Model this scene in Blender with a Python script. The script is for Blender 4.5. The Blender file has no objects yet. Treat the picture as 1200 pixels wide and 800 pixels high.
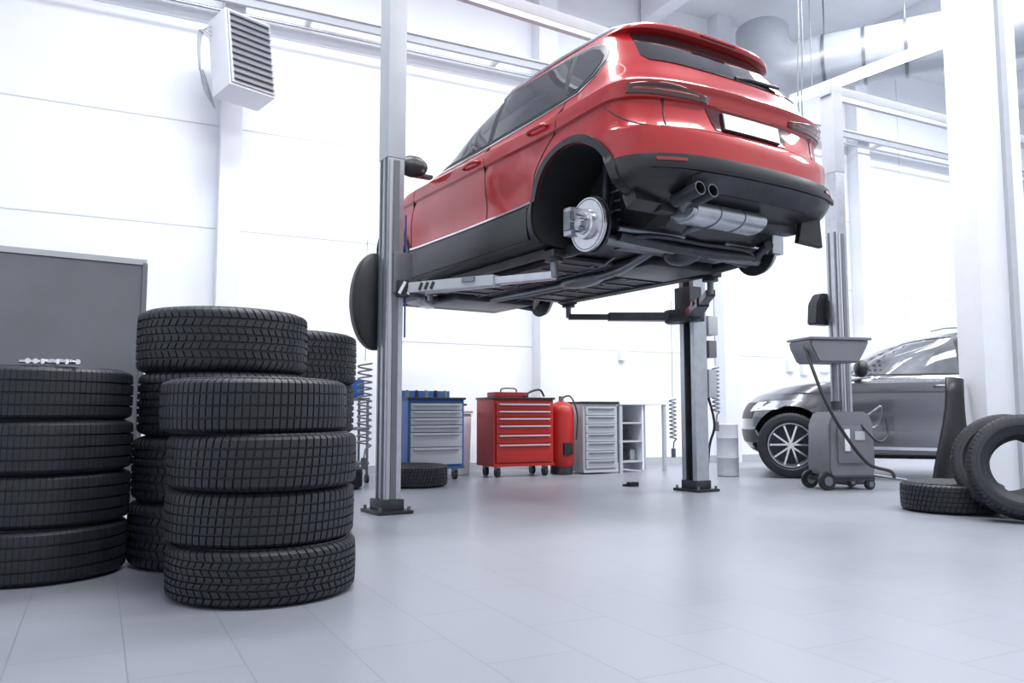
import bpy, bmesh, math, random
from mathutils import Vector, Matrix
from mathutils.bvhtree import BVHTree
random.seed(4)
R = math.radians
SC = bpy.context.scene
PHI = R(27)

# ------------------------------------------------------------------ materials
def mat(name, col, rough=.5, metal=0, noise=0.0, ns=6, bump=0, bs=60, coat=0, emit=0):
    m = bpy.data.materials.new(name); m.use_nodes = True
    nt = m.node_tree; b = nt.nodes['Principled BSDF']
    b.inputs['Base Color'].default_value = (*col, 1)
    b.inputs['Roughness'].default_value = rough
    b.inputs['Metallic'].default_value = metal
    if coat:
        b.inputs['Coat Weight'].default_value = coat
        b.inputs['Coat Roughness'].default_value = .03
    if emit:
        b.inputs['Emission Color'].default_value = (*col, 1)
        b.inputs['Emission Strength'].default_value = emit
    if noise or bump:
        tc = nt.nodes.new('ShaderNodeTexCoord')
    if noise:
        n = nt.nodes.new('ShaderNodeTexNoise'); n.inputs['Scale'].default_value = ns
        n.inputs['Detail'].default_value = 5
        nt.links.new(tc.outputs['Object'], n.inputs['Vector'])
        r = nt.nodes.new('ShaderNodeValToRGB')
        r.color_ramp.elements[0].position = .3; r.color_ramp.elements[1].position = .7
        r.color_ramp.elements[0].color = (*[c*(1-noise) for c in col], 1)
        r.color_ramp.elements[1].color = (*[min(1, c*(1+noise)) for c in col], 1)
        nt.links.new(n.outputs['Fac'], r.inputs['Fac'])
        nt.links.new(r.outputs['Color'], b.inputs['Base Color'])
    if bump:
        n2 = nt.nodes.new('ShaderNodeTexNoise'); n2.inputs['Scale'].default_value = bs
        nt.links.new(tc.outputs['Object'], n2.inputs['Vector'])
        bp = nt.nodes.new('ShaderNodeBump'); bp.inputs['Strength'].default_value = bump
        bp.inputs['Distance'].default_value = .01
        nt.links.new(n2.outputs['Fac'], bp.inputs['Height'])
        nt.links.new(bp.outputs['Normal'], b.inputs['Normal'])
    return m

M_wall = mat('wall_paint', (.82, .845, .89), .55, noise=.02, ns=1.5)
M_seam = mat('wall_seam', (.56, .59, .65), .7, noise=.03)
M_ceil = mat('ceiling_paint', (.80, .82, .86), .7, noise=.02)
M_white = mat('white_enamel', (.77, .79, .84), .4, noise=.02)
M_lgrey = mat('light_grey_enamel', (.43, .45, .49), .4, noise=.04)
M_duct = mat('galvanised_duct', (.36, .385, .43), .35, .25, noise=.08, ns=3)
M_grey = mat('grey_enamel', (.15, .16, .18), .4, noise=.06)
M_board = mat('grey_board', (.15, .157, .175), .6, noise=.12, ns=2)
M_silver = mat('brushed_aluminium', (.46, .48, .52), .3, .9, noise=.08, ns=14)
M_steel = mat('steel', (.20, .215, .24), .36, .8, noise=.12, ns=10)
M_dsteel = mat('dark_steel', (.05, .054, .064), .42, .6, noise=.25, ns=8)
M_black = mat('black_plastic', (.012, .013, .016), .4, noise=.2, ns=10)
M_clad = mat('cladding_plastic', (.013, .014, .017), .34, noise=.15, ns=12)
M_well = mat('wheel_well', (.007, .007, .009), .8, noise=.2)
M_under = mat('underbody', (.018, .019, .024), .5, noise=.5, ns=5, bump=.3, bs=18)
M_rubber = mat('tyre_rubber', (.0115, .013, .020), .52, noise=.25, ns=20, bump=.15, bs=120)
M_red = mat('red_car_paint', (.34, .003, .0045), .35, .2, noise=.03, ns=3, coat=.8)
M_dred = mat('dark_red_lamp', (.05, .001, .002), .12, noise=.1, coat=1)
M_lampr = mat('red_lamp', (.22, .004, .006), .1, noise=.1, coat=1)
M_dcar = mat('grey_car_paint', (.14, .148, .165), .25, .6, noise=.03, ns=3, coat=1)
M_glass = mat('dark_glass', (.008, .009, .011), .05, noise=.1, coat=.5)
M_glass2 = mat('side_glass', (.03, .033, .04), .05, noise=.2, ns=2, coat=.5)
M_glass3 = mat('pale_side_glass', (.17, .18, .20), .05, noise=.5, ns=2.2, coat=.6)
M_chrome = mat('chrome', (.75, .76, .78), .12, 1, noise=.02)
M_disc = mat('brake_disc_steel', (.66, .67, .70), .28, .9, noise=.05, ns=30)
M_plate = mat('plate_white', (.88, .90, .93), .4, noise=.01)
M_cabred = mat('cabinet_red', (.40, .016, .013), .4, noise=.05)
M_cabred2 = mat('cabinet_red_dark', (.25, .011, .010), .4, noise=.05)
M_blue = mat('cabinet_blue', (.022, .09, .29), .4, noise=.06)
M_tube = mat('light_tube', (1, 1, 1), .4, emit=9)
M_hose = mat('hose_black', (.02, .02, .022), .5, noise=.1)
M_coil = mat('coil_hose_grey', (.20, .21, .235), .4, noise=.1)

def floor_mat():
    m = bpy.data.materials.new('floor_tiles'); m.use_nodes = True
    nt = m.node_tree; b = nt.nodes['Principled BSDF']
    tc = nt.nodes.new('ShaderNodeTexCoord')
    br = nt.nodes.new('ShaderNodeTexBrick')
    br.offset = .5
    br.inputs['Scale'].default_value = 1
    br.inputs['Brick Width'].default_value = .60
    br.inputs['Row Height'].default_value = .30
    br.inputs['Mortar Size'].default_value = .0022
    br.inputs['Mortar Smooth'].default_value = .4
    br.inputs['Color1'].default_value = (.275, .288, .330, 1)
    br.inputs['Color2'].default_value = (.285, .298, .340, 1)
    br.inputs['Mortar'].default_value = (.195, .205, .24, 1)
    mp = nt.nodes.new('ShaderNodeMapping'); mp.inputs['Rotation'].default_value[2] = R(90)
    nt.links.new(tc.outputs['Object'], mp.inputs['Vector'])
    nt.links.new(mp.outputs['Vector'], br.inputs['Vector'])
    n = nt.nodes.new('ShaderNodeTexNoise'); n.inputs['Scale'].default_value = .9; n.inputs['Detail'].default_value = 6
    nt.links.new(tc.outputs['Object'], n.inputs['Vector'])
    mx = nt.nodes.new('ShaderNodeMix'); mx.data_type = 'RGBA'; mx.blend_type = 'MULTIPLY'
    mx.inputs['Factor'].default_value = .4
    r = nt.nodes.new('ShaderNodeValToRGB')
    r.color_ramp.elements[0].color = (.75, .76, .78, 1); r.color_ramp.elements[1].color = (1, 1, 1, 1)
    r.color_ramp.elements[0].position = .3; r.color_ramp.elements[1].position = .65
    nt.links.new(n.outputs['Fac'], r.inputs['Fac'])
    nt.links.new(br.outputs['Color'], mx.inputs['A']); nt.links.new(r.outputs['Color'], mx.inputs['B'])
    nt.links.new(mx.outputs['Result'], b.inputs['Base Color'])
    mr = nt.nodes.new('ShaderNodeMapRange'); mr.inputs['To Min'].default_value = .24; mr.inputs['To Max'].default_value = .42
    nt.links.new(n.outputs['Fac'], mr.inputs['Value']); nt.links.new(mr.outputs['Result'], b.inputs['Roughness'])
    return m
M_floor = floor_mat()

# ------------------------------------------------------------------ helpers
def link(ob, parent=None):
    SC.collection.objects.link(ob)
    if parent is not None: ob.parent = parent
    return ob
def empty(name, loc, rz=0, parent=None):
    e = bpy.data.objects.new(name, None); e.empty_display_size = .2
    e.location = loc; e.rotation_euler = (0, 0, rz)
    return link(e, parent)
def finish(name, bm, m, parent=None, loc=(0, 0, 0), rot=(0, 0, 0), smooth=None):
    me = bpy.data.meshes.new(name)
    bmesh.ops.recalc_face_normals(bm, faces=bm.faces)
    bm.to_mesh(me); bm.free()
    for x in (m if isinstance(m, (list, tuple)) else [m]): me.materials.append(x)
    if smooth is not None:
        me.shade_smooth()
        me.set_sharp_from_angle(angle=R(smooth))
    ob = bpy.data.objects.new(name, me); ob.location = loc; ob.rotation_euler = rot
    return link(ob, parent)
def box(name, c, s, m, parent=None, rot=(0, 0, 0), bev=0):
    bm = bmesh.new(); bmesh.ops.create_cube(bm, size=1)
    bmesh.ops.scale(bm, vec=s, verts=bm.verts)
    if bev: bmesh.ops.bevel(bm, geom=bm.edges[:], offset=bev, segments=2, affect='EDGES', profile=.7)
    return finish(name, bm, m, parent, c, rot, 40 if bev else None)
def box2(name, a, b, m, parent=None, bev=0):
    return box(name, [(a[i]+b[i])/2 for i in range(3)], [abs(b[i]-a[i]) for i in range(3)], m, parent, bev=bev)
def cyl(name, c, r, h, m, parent=None, rot=(0, 0, 0), seg=32, r2=None, bev=0):
    bm = bmesh.new()
    bmesh.ops.create_cone(bm, cap_ends=True, segments=seg, radius1=r, radius2=r if r2 is None else r2, depth=h)
    if bev:
        es = [e for e in bm.edges if abs(e.verts[0].co.z-e.verts[1].co.z) < 1e-6]
        bmesh.ops.bevel(bm, geom=es, offset=bev, segments=3, affect='EDGES')
    return finish(name, bm, m, parent, c, rot, 40)
def ell(name, c, s, m, parent=None, rot=(0, 0, 0)):
    bm = bmesh.new(); bmesh.ops.create_uvsphere(bm, u_segments=32, v_segments=18, radius=1)
    bmesh.ops.scale(bm, vec=s, verts=bm.verts)
    return finish(name, bm, m, parent, c, rot, 60)
def prism(name, pts, h, m, parent=None, loc=(0, 0, 0), rot=(0, 0, 0), bev=0):
    bm = bmesh.new()
    f = bm.faces.new([bm.verts.new((p[0], p[1], 0)) for p in pts])
    r = bmesh.ops.extrude_face_region(bm, geom=[f])
    bmesh.ops.translate(bm, vec=(0, 0, h), verts=[v for v in r['geom'] if isinstance(v, bmesh.types.BMVert)])
    if bev: bmesh.ops.bevel(bm, geom=bm.edges[:], offset=bev, segments=2, affect='EDGES')
    return finish(name, bm, m, parent, loc, rot, 35)
def lathe(name, prof, m, parent=None, loc=(0, 0, 0), rot=(0, 0, 0), seg=48, closed=False):
    bm = bmesh.new(); rings = []
    for (r, z) in prof:
        rings.append([bm.verts.new((r*math.cos(2*math.pi*i/seg), r*math.sin(2*math.pi*i/seg), z)) for i in range(seg)])
    n = len(rings)
    for k in range(n if closed else n-1):
        a, b = rings[k], rings[(k+1) % n]
        for i in range(seg):
            j = (i+1) % seg
            bm.faces.new((a[i], a[j], b[j], b[i]))
    if not closed:
        bm.faces.new(rings[0]); bm.faces.new(rings[-1])
    return finish(name, bm, m, parent, loc, rot, 40)
def tube(name, pts, r, m, parent=None, loc=(0, 0, 0), rot=(0, 0, 0), k=10, cyc=False):
    P = [Vector(p) for p in pts]; n = len(P); bm = bmesh.new(); rings = []
    def tan(i):
        if cyc: return (P[(i+1) % n]-P[i-1]).normalized()
        return (P[min(i+1, n-1)]-P[max(i-1, 0)]).normalized()
    t = tan(0); nrm = t.orthogonal().normalized()
    for i in range(n):
        t = tan(i); nrm = (nrm-t*nrm.dot(t)).normalized(); bn = t.cross(nrm)
        rr = r[i] if isinstance(r, (list, tuple)) else r
        rings.append([bm.verts.new(P[i]+(nrm*math.cos(a)+bn*math.sin(a))*rr) for a in [2*math.pi*q/k for q in range(k)]])
    for i in range(n if cyc else n-1):
        a, b = rings[i], rings[(i+1) % n]
        for q in range(k): bm.faces.new((a[q], a[(q+1) % k], b[(q+1) % k], b[q]))
    if not cyc: bm.faces.new(rings[0]); bm.faces.new(rings[-1])
    return finish(name, bm, m, parent, loc, rot, 50)
def smoothpts(pts, n=8):
    P = [Vector(p) for p in pts]; out = []
    for i in range(len(P)-1):
        p0 = P[max(i-1, 0)]; p1 = P[i]; p2 = P[i+1]; p3 = P[min(i+2, len(P)-1)]
        for k in range(n):
            t = k/n
            out.append(.5*((2*p1)+(-p0+p2)*t+(2*p0-5*p1+4*p2-p3)*t*t+(-p0+3*p1-3*p2+p3)*t**3))
    out.append(P[-1]); return out
def helix(r, z0, z1, turns, n=14, flare=0):
    N = int(turns*n)
    return [((r+flare*i/N)*math.cos(2*math.pi*i/n), (r+flare*i/N)*math.sin(2*math.pi*i/n), z0+(z1-z0)*i/N) for i in range(N+1)]
CP, SP = math.cos(PHI), math.sin(PHI)
def RW(u, v, z=0): return (u*CP-v*SP, u*SP+v*CP, z)
def rbox(name, u0, u1, v0, v1, z0, z1, m, bev=0, parent=None):
    o = box(name, RW((u0+u1)/2, (v0+v1)/2, (z0+z1)/2), (u1-u0, v1-v0, z1-z0), m, parent, (0, 0, PHI), bev)
    return o

# ------------------------------------------------------------------ room
VW = 9.25
ZC = 6.7
rbox('floor', -3.6, 17, -4, VW+.2, -.12, 0, M_floor)
rbox('ceiling', -3.6, 17, -4, VW+.2, ZC, ZC+.15, M_ceil)
wb = empty('wall_back', RW(6.7, VW+.1, 0), PHI)
box('panel', (0, 0, ZC/2), (20.6, .2, ZC), M_wall, wb)
for i, z in enumerate([1.57, 2.72, 3.87, 5.02, 6.17]):
    box('seam_%d' % i, (0, -.101, z), (20.5, .006, .012), M_seam, wb)
for i, u in enumerate([12.3, 14.5]):
    box('vseam_%d' % i, (u-6.7, -.101, ZC/2), (.012, .006, ZC), M_seam, wb)
rbox('wall_left', -3.7, -3.6, -4, VW+.2, 0, ZC, M_wall)
rbox('wall_right', 17, 17.1, -4, VW+.2, 0, ZC, M_wall)
rbox('baseboard_back', -3.5, 16.9, VW-.02, VW, 0, .1, M_lgrey)
for i, u in enumerate([1.18, 5.15, 8.2, 11.15]):
    rbox('wall_column' if i == 0 else 'wall_column.%03d' % i, u-.11-.03*(i > 0), u+.11+.03*(i > 0), VW-.22, VW, 0, ZC, M_white, .005)
rl = empty('wall_rail', RW(6.7, VW-.32, 5.2), PHI)
box('beam', (0, 0, 0), (20.2, .05, .09), M_lgrey, rl)
box('beam_flange', (0, -.0, .05), (20.2, .12, .015), M_white, rl)
tube('pipe', [(-10.1, -.02, -.16), (10.1, -.02, -.16)], .018, M_silver, rl)
for i in range(9): box('bracket_%d' % i, (-9.5+i*2.4, .14, .02), (.05, .3, .05), M_white, rl)
for i, u in enumerate([-.5, 3.2, 6.9, 10.6, 14.3]):
    rbox('ceiling_beam' if i == 0 else 'ceiling_beam.%03d' % i, u-.12, u+.12, -3.9, VW-.05, ZC-.35, ZC-.002, M_white, .01)
# round duct
dct = empty('air_duct', (0, 0, 0))
DZ = 5.50
dp = [(3.62, 11.3, 6.2), (3.62, 11.25, 5.95), (3.70, 11.15, 5.68), (3.92, 10.98, DZ), (4.3, 10.75, DZ), (5.2, 10.3, DZ), (6.2, 9.8, DZ), (8.5, 8.65, DZ)]
tube('duct_body', smoothpts(dp, 5), .37, M_duct, dct, k=32)
D = Vector((1, -.5, 0)).normalized()
for i, s in enumerate([.0, .5, 1.0, 1.5, 2.0, 2.6, 3.2]):
    p = Vector((4.3, 10.75, DZ))+D*s
    tube('duct_ring_%d' % i, [p-D*.02, p+D*.02], .385, M_steel, dct, k=32)
    if i % 2 == 0: tube('hanger_%d' % i, [p+Vector((0, 0, .38)), p+Vector((0, 0, ZC-DZ))], .01, M_grey, dct, k=6)
def luminaire(a, b):
    a = Vector(a); b = Vector(b); d = b-a; L = d.length; c = (a+b)/2
    e = empty('ceiling_light', c, math.atan2(d.y, d.x))
    box('housing', (0, 0, .05), (L, .14, .06), M_white, e, bev=.01)
    box('tube', (0, 0, .005), (L-.06, .09, .04), M_tube, e, bev=.01)
    for x in (-L/2+.3, L/2-.3): tube('wire_%d' % (x > 0), [(x, 0, .08), (x, 0, ZC-c.z)], .006, M_grey, e)
luminaire((3.75, 10.5, 4.85), (5.2, 8.35, 4.85))
luminaire((.2, 3.4, 6.0), (-1.0, 5.8, 6.0))
luminaire((-3.2, 2.0, 6.0), (-4.3, 4.2, 6.0))
col = empty('structural_column', (3.88, 6.5, 0), R(8))
box('shaft', (0, 0, ZC/2), (.42, .30, ZC-.01), M_white, col, bev=.006)
box('flange', (.06, -.17, ZC/2), (.05, .05, ZC-.02), M_lgrey, col)

# ------------------------------------------------------------------ heater
ht = empty('unit_heater', RW(1.19, VW-.72, 4.36), PHI)
hb = empty('head', (0, 0, 0), R(18), ht); hb.rotation_euler = (R(-10), 0, R(22))
box('casing', (0, 0, 0), (.52, .34, .86), M_white, hb, bev=.02)
box('front_frame', (0, -.18, 0), (.49, .03, .82), M_lgrey, hb, bev=.008)
for i in range(11):
    box('louver_%d' % i, (0, -.20, -.36+i*.072), (.45, .07, .008), M_silver, hb, rot=(R(35), 0, 0))
box('dark_core', (0, -.185, 0), (.44, .03, .76), M_grey, hb)
box('bracket', (0, .34, .1), (.08, .5, .06), M_lgrey, ht)
for i in range(4):
    tube('cable_%d' % i, smoothpts([(-.3, 0, .3-i*.05), (-.38-i*.015, .05, .25), (-.40, .1, .0-i*.04), (-.34, .25, -.25+i*.05), (-.2, .42, -.4)], 6), .007, M_lgrey, ht, k=6)

# ------------------------------------------------------------------ tyres
def tyre_mesh(name, Ro, W, ri, NP=60, style=0, ldep=.0075):
    hw = W/2
    prof = []
    def zig(z): return {0: z*.35, 1: (abs((z*3) % 2-1)-.5)*.6, 2: z*.1, 3: z*.9}[style]
    G = {0: [-.5, -.17, .17, .5], 1: [-.62, -.36, -.12, .12, .36, .62], 2: [-.45, 0, .45], 3: [-.5, -.17, .17, .5]}[style]
    zs = []; g = .03; last = -.82
    zs.append((-.82, 0))
    for c in G:
        mid = (last+c)/2
        zs.append((mid, 0))
        zs += [(c-g-.008, 0), (c-g, 1), (c+g, 1), (c+g+.008, 0)]
        last = c
    zs.append(((last+.82)/2, 0)); zs.append((.82, 0))
    H = Ro-ri
    side = [(ri-.012, .70), (ri+.004, .82), (ri+.02, .90), (ri+H*.33, 1.03), (ri+H*.345, 1.05), (ri+H*.50, 1.055), (ri+H*.515, 1.035), (ri+H*.64, 1.03), (ri+H*.74, 1.01)]
    for r, z in side: prof.append((r, -z*hw, 0, 0))
    prof += [(Ro-.034, -.975*hw, .6, 1), (Ro-.019, -.94*hw, .9, 1), (Ro-.010, -.89*hw, 1, 1)]
    for z, gr in zs:
        crown = Ro-.006*abs(z)**2.5
        prof.append((crown-(.010 if gr else 0), z*hw, 0 if gr else 1, 1))
    prof += [(Ro-.010, .89*hw, 1, 1), (Ro-.019, .94*hw, .9, 1), (Ro-.034, .975*hw, .6, 1)]
    for r, z in reversed(side): prof.append((r, z*hw, 0, 0))
    inner = [(ri+.03, .6), (ri+H*.5, .86), (Ro-.03, .7), (Ro-.022, 0), (Ro-.03, -.7), (ri+H*.5, -.86), (ri+.03, -.6)]
    for r, z in inner: prof.append((r, z*hw, 0, 0))
    offs = [(0, 1), (.03, 0), (.19, 0), (.22, 1), (.6, 1)]
    bm = bmesh.new(); rings = []
    for (r, z, td, lat) in prof:
        ring = []; sl = zig(z/hw)*(2*math.pi/NP)
        for p in range(NP):
            for (o, hi) in offs:
                th = 2*math.pi*(p+o)/NP+sl*(1 if lat else 0)
                rr = r
                if td > 0 and not hi: rr = r-ldep*td
                ring.append(bm.verts.new((rr*math.cos(th), rr*math.sin(th), z)))
        rings.append(ring)
    n = len(rings); k = len(rings[0])
    for a in range(n):
        A = rings[a]; B = rings[(a+1) % n]
        for i in range(k):
            j = (i+1) % k
            bm.faces.new((A[i], A[j], B[j], B[i]))
    bmesh.ops.recalc_face_normals(bm, faces=bm.faces)
    me = bpy.data.meshes.new(name); bm.to_mesh(me); bm.free()
    me.materials.append(M_rubber); me.shade_smooth(); me.set_sharp_from_angle(angle=R(28))
    return me
TA = tyre_mesh('tyre_a', .365, .205, .225, 74, 0)
TA2 = tyre_mesh('tyre_a2', .365, .205, .225, 66, 1)
TA3 = tyre_mesh('tyre_a3', .362, .205, .225, 84, 2)
TB = tyre_mesh('tyre_b', .40, .294, .23, 66, 1)
TC = tyre_mesh('tyre_c', .375, .222, .235, 100, 2, .0025)
TD = tyre_mesh('tyre_d', .34, .20, .215, 64, 3)
def tire(me, loc, rot=(0, 0, 0), parent=None, name='tire'):
    o = bpy.data.objects.new(name, me); o.location = loc; o.rotation_euler = rot
    return link(o, parent)
def stack(mes, x, y, n, h, offs):
    for i in range(n):
        ox, oy = offs[i] if i < len(offs) else (0, 0)
        tire(mes[i % len(mes)], (x+ox, y+oy, h*(i+.5)+.004), (R(random.uniform(-.4, .4)), R(random.uniform(-.4, .4)), random.uniform(0, 6.28)))
stack([TA2, TA, TA, TA3], -1.0, 3.32, 4, .2075, [(0, 0), (-.015, .01), (-.002, -.01), (-.045, .0)])
stack([TB], -1.43, 4.02, 4, .2965, [(-.01, 0), (0, .0), (.015, 0), (0, 0.)])
stack([TB], -1.34, 4.85, 4, .2905, [(0, 0), (.01, 0), (-.01, 0), (.0, 0)])
stack([TC], -2.12, 3.66, 4, .2235, [(0, 0), (-.0, .01), (.01, 0), (0, 0)])
tire(TD, (3.20, 5.98, .106), (0, 0, 1))
tire(TD, (3.36, 5.36, .352), (R(74), 0, R(-28)))
tire(TD, (3.42, 5.66, .354), (R(72), 0, R(-34)))
tire(TD, (-.97, 8.0, .106), (0, 0, 1))
tire(TD, (-1.75, 7.7, .106), (0, 0, 2))
wt = empty('wheel_weights', (-1.93, 3.40, .919), R(20))
for i in range(7):
    cyl('weight_%d' % i, (-.09+i*.03, random.uniform(-.015, .015), .0), .011, .03, M_chrome, wt, rot=(R(90), 0, random.uniform(-1, 1)), seg=12)
tube('spanner', [(-.12, -.01, -.002), (.1, .02, -.002)], .008, M_chrome, wt)

# ------------------------------------------------------------------ board
bd = empty('partition_board', (-3.41, 4.5, 0), math.atan2(1.4, 2.05))
box('panel', (0, 0, .88), (2.46, .04, 1.56), M_board, bd)
box('top_rail', (0, 0, 1.675), (2.5, .06, .035), M_lgrey, bd)
box('bottom_rail', (0, 0, .09), (2.5, .06, .04), M_lgrey, bd)
for s in (-1, 1):
    box('stile_%d' % (s > 0), (s*1.24, 0, .86), (.03, .06, 1.62), M_grey, bd)
    box('foot_%d' % (s > 0), (s*1.1, 0, .035), (.06, .5, .07), M_grey, bd)

# ------------------------------------------------------------------ car
ROWS = [  # zr, zs, zf, xr, xf, w, ar, af
 (.23, .21, .20, -.18, 3.00, .66, .5, .6),
 (.31, .225, .24, -.38, 3.25, .78, .5, .7),
 (.38, .26, .30, -.60, 3.40, .865, .44, .75),
 (.44, .32, .36, -.70, 3.47, .89, .42, .80),
 (.52, .42, .44, -.745, 3.51, .897, .42, .85),
 (.575, .49, .52, -.74, 3.52, .895, .42, .85),
 (.585, .50, .53, -.705, 3.51, .880, .40, .85),
 (.66, .58, .60, -.705, 3.51, .884, .38, .85),
 (.735, .66, .68, -.695, 3.49, .890, .36, .85),
 (.758, .70, .74, -.640, 3.45, .892, .34, .85),
 (.85, .81, .82, -.612, 3.35, .890, .32, .85),
 (.915, .885, .868, -.606, 3.26, .884, .31, .85),
 (.928, .902, .882, -.620, 3.22, .900, .31, .85),
 (.97, .94, .91, -.630, 3.12, .901, .31, .85),
 (1.020, .990, .945, -.652, 2.95, .896, .31, .80),
 (1.045, 1.015, .98, -.605, 2.65, .864, .31, .75),
 (1.08, 1.06, 1.04, -.580, 2.30, .844, .32, .70),
 (1.17, 1.14, 1.13, -.535, 2.12, .816, .33, .70),
 (1.28, 1.28, 1.28, -.460, 1.90, .766, .33, .70),
 (1.39, 1.39, 1.39, -.375, 1.66, .718, .33, .70),
 (1.462, 1.462, 1.462, -.315, 1.46, .686, .33, .65),
 (1.478, 1.478, 1.478, -.365, 1.40, .676, .30, .65),
 (1.502, 1.502, 1.502, -.378, 1.30, .655, .30, .62),
 (1.535, 1.540, 1.535, -.335, 1.12, .600, .30, .60),
 (1.560, 1.567, 1.560, -.21, .88, .49, .32, .50),
 (1.574, 1.582, 1.574, -.06, .62, .33, .32, .34),
 (1.581, 1.589, 1.581, .10, .40, .15, .14, .14),
]
NR = len(ROWS)
S = [0]
for i in range(1, NR):
    a, b = ROWS[i-1], ROWS[i]
    S.append(S[-1]+math.sqrt((b[1]-a[1])**2+.6*(b[3]-a[3])**2+.05*(b[4]-a[4])**2+(b[5]-a[5])**2)+.002)
def pchip(col):
    y = [r[col] for r in ROWS]; h = [S[i+1]-S[i] for i in range(NR-1)]; d = [(y[i+1]-y[i])/h[i] for i in range(NR-1)]
    m = [0]*NR; m[0] = d[0]; m[-1] = d[-1]
    for i in range(1, NR-1):
        if d[i-1]*d[i] > 0:
            w1 = 2*h[i]+h[i-1]; w2 = h[i]+2*h[i-1]
            m[i] = (w1+w2)/(w1/d[i-1]+w2/d[i])
    def f(s):
        s = min(max(s, 0), S[-1]); i = 0
        while i < NR-2 and s > S[i+1]: i += 1
        t = (s-S[i])/h[i]
        return (1+2*t)*(1-t)**2*y[i]+t*(1-t)**2*h[i]*m[i]+t*t*(3-2*t)*y[i+1]+t*t*(t-1)*h[i]*m[i+1]
    return f
FC = [pchip(c) for c in range(8)]
def sst(a, b, x):
    t = min(max((x-a)/(b-a), 0), 1); return t*t*(3-2*t)
def car_pt(s, t, fs=1.0):
    zr, zs, zf, xr, xf, w, ar, af = [f(s) for f in FC]
    if xf > 2.68: xf = 2.68+(xf-2.68)*fs
    p = 3.4
    if t <= .3:
        th = t/.3*math.pi/2
        x = xr+ar-ar*max(math.cos(th), 0)**(2/p); y = w*math.sin(th)**(2/p)
    elif t < .7:
        x = xr+ar+(xf-af-xr-ar)*(t-.3)/.4; y = w
    else:
        th = (1-t)/.3*math.pi/2; q = 2.5
        x = xf-af+af*max(math.cos(th), 0)**(2/q); y = w*max(math.sin(th), 0)**(2/q)
    x += .055*(y/.9)**2*sst(.3, -.3, x)
    z = zs+(zr-zs)*sst(.35, -.35, x)+(zf-zs)*sst(2.3, 3.0, x)
    y *= 1-.012*((x-1.2)/2)**2
    if z < .95 and z > .3:
        bl = sst(.3, .45, z)*(1-sst(.7, .86, z))
        y += y/max(w, .01)*.018*bl*(math.exp(-((x)/.42)**4)+math.exp(-((x-2.68)/.42)**4))
        sc = math.exp(-((z-.62)/.13)**2)*sst(.35, .75, x)*(1-sst(1.95, 2.3, x))
        y -= y/max(w, .01)*.022*sc
    return Vector((x, y, z))
def s_of_z(z, col=0):
    lo, hi = 0, S[-1]
    for _ in range(40):
        m = (lo+hi)/2
        if FC[col](m) < z: lo = m
        else: hi = m
    return lo
TH = [.3*(i/28) for i in range(28)]+[.3+.4*i/44 for i in range(44)]+[.7+.3*i/22 for i in range(23)]

def brake(par, x, y, z, sgn):
    b = empty('brake_%s%s' % ('r' if x < 1 else 'f', 'l' if sgn > 0 else 'r'), (x, y*sgn, z), 0, par)
    if sgn < 0: b.rotation_euler = (0, 0, math.pi)
    ry = (R(-90), 0, 0)
    lathe('disc', [(.07, -.012), (.165, -.012), (.165, -.003), (.160, -.003), (.160, .003), (.165, .003), (.165, .012), (.095, .012), (.09, .04), (.07, .045)], M_disc, b, rot=ry)
    lathe('hub', [(.03, .02), (.068, .045), (.068, .055), (.034, .058), (.034, .085), (.02, .09)], M_silver, b, rot=ry, seg=32)
    for i in range(5):
        a = 2*math.pi*i/5+.3
        cyl('stud_%d' % i, (.052*math.cos(a), .075, .052*math.sin(a)), .007, .05, M_steel, b, rot=(R(90), 0, 0), seg=8)
    lathe('wear_ring', [(.150, .0), (.156, .0), (.156, .0135), (.150, .0135)], M_steel, b, rot=ry, closed=True)
    cyl('shield', (0, -.03, 0), .178, .012, M_dsteel, b, rot=(R(90), 0, 0))
    box('caliper', (.14, .0, .04), (.085, .12, .18), M_silver, b, bev=.018)
    box('caliper_bridge', (.125, .055, .04), (.07, .035, .12), M_steel, b, bev=.01)
    cyl('knuckle', (0, -.14, 0), .06, .24, M_dsteel, b, rot=(R(90), 0, 0))
    tube('shock', [(.03, -.15, -.06), (.06, -.20, .42)], .028, M_dsteel, b)
    tube('spring', helix(.062, -.02, .36, 6), .009, M_steel, b, loc=(.06, -.30, 0), k=8)
    tube('arm', [(.0, -.1, -.09), (.35, -.3, -.05)], .03, M_dsteel, b)
    tube('arm2', [(-.02, -.1, -.1), (.02, -.75, -.06)], .028, M_dsteel, b)
    tube('brake_hose', smoothpts([(-.14, -.05, .06), (-.1, -.12, .18), (0, -.2, .2)], 6), .007, M_hose, b, k=6)

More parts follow.
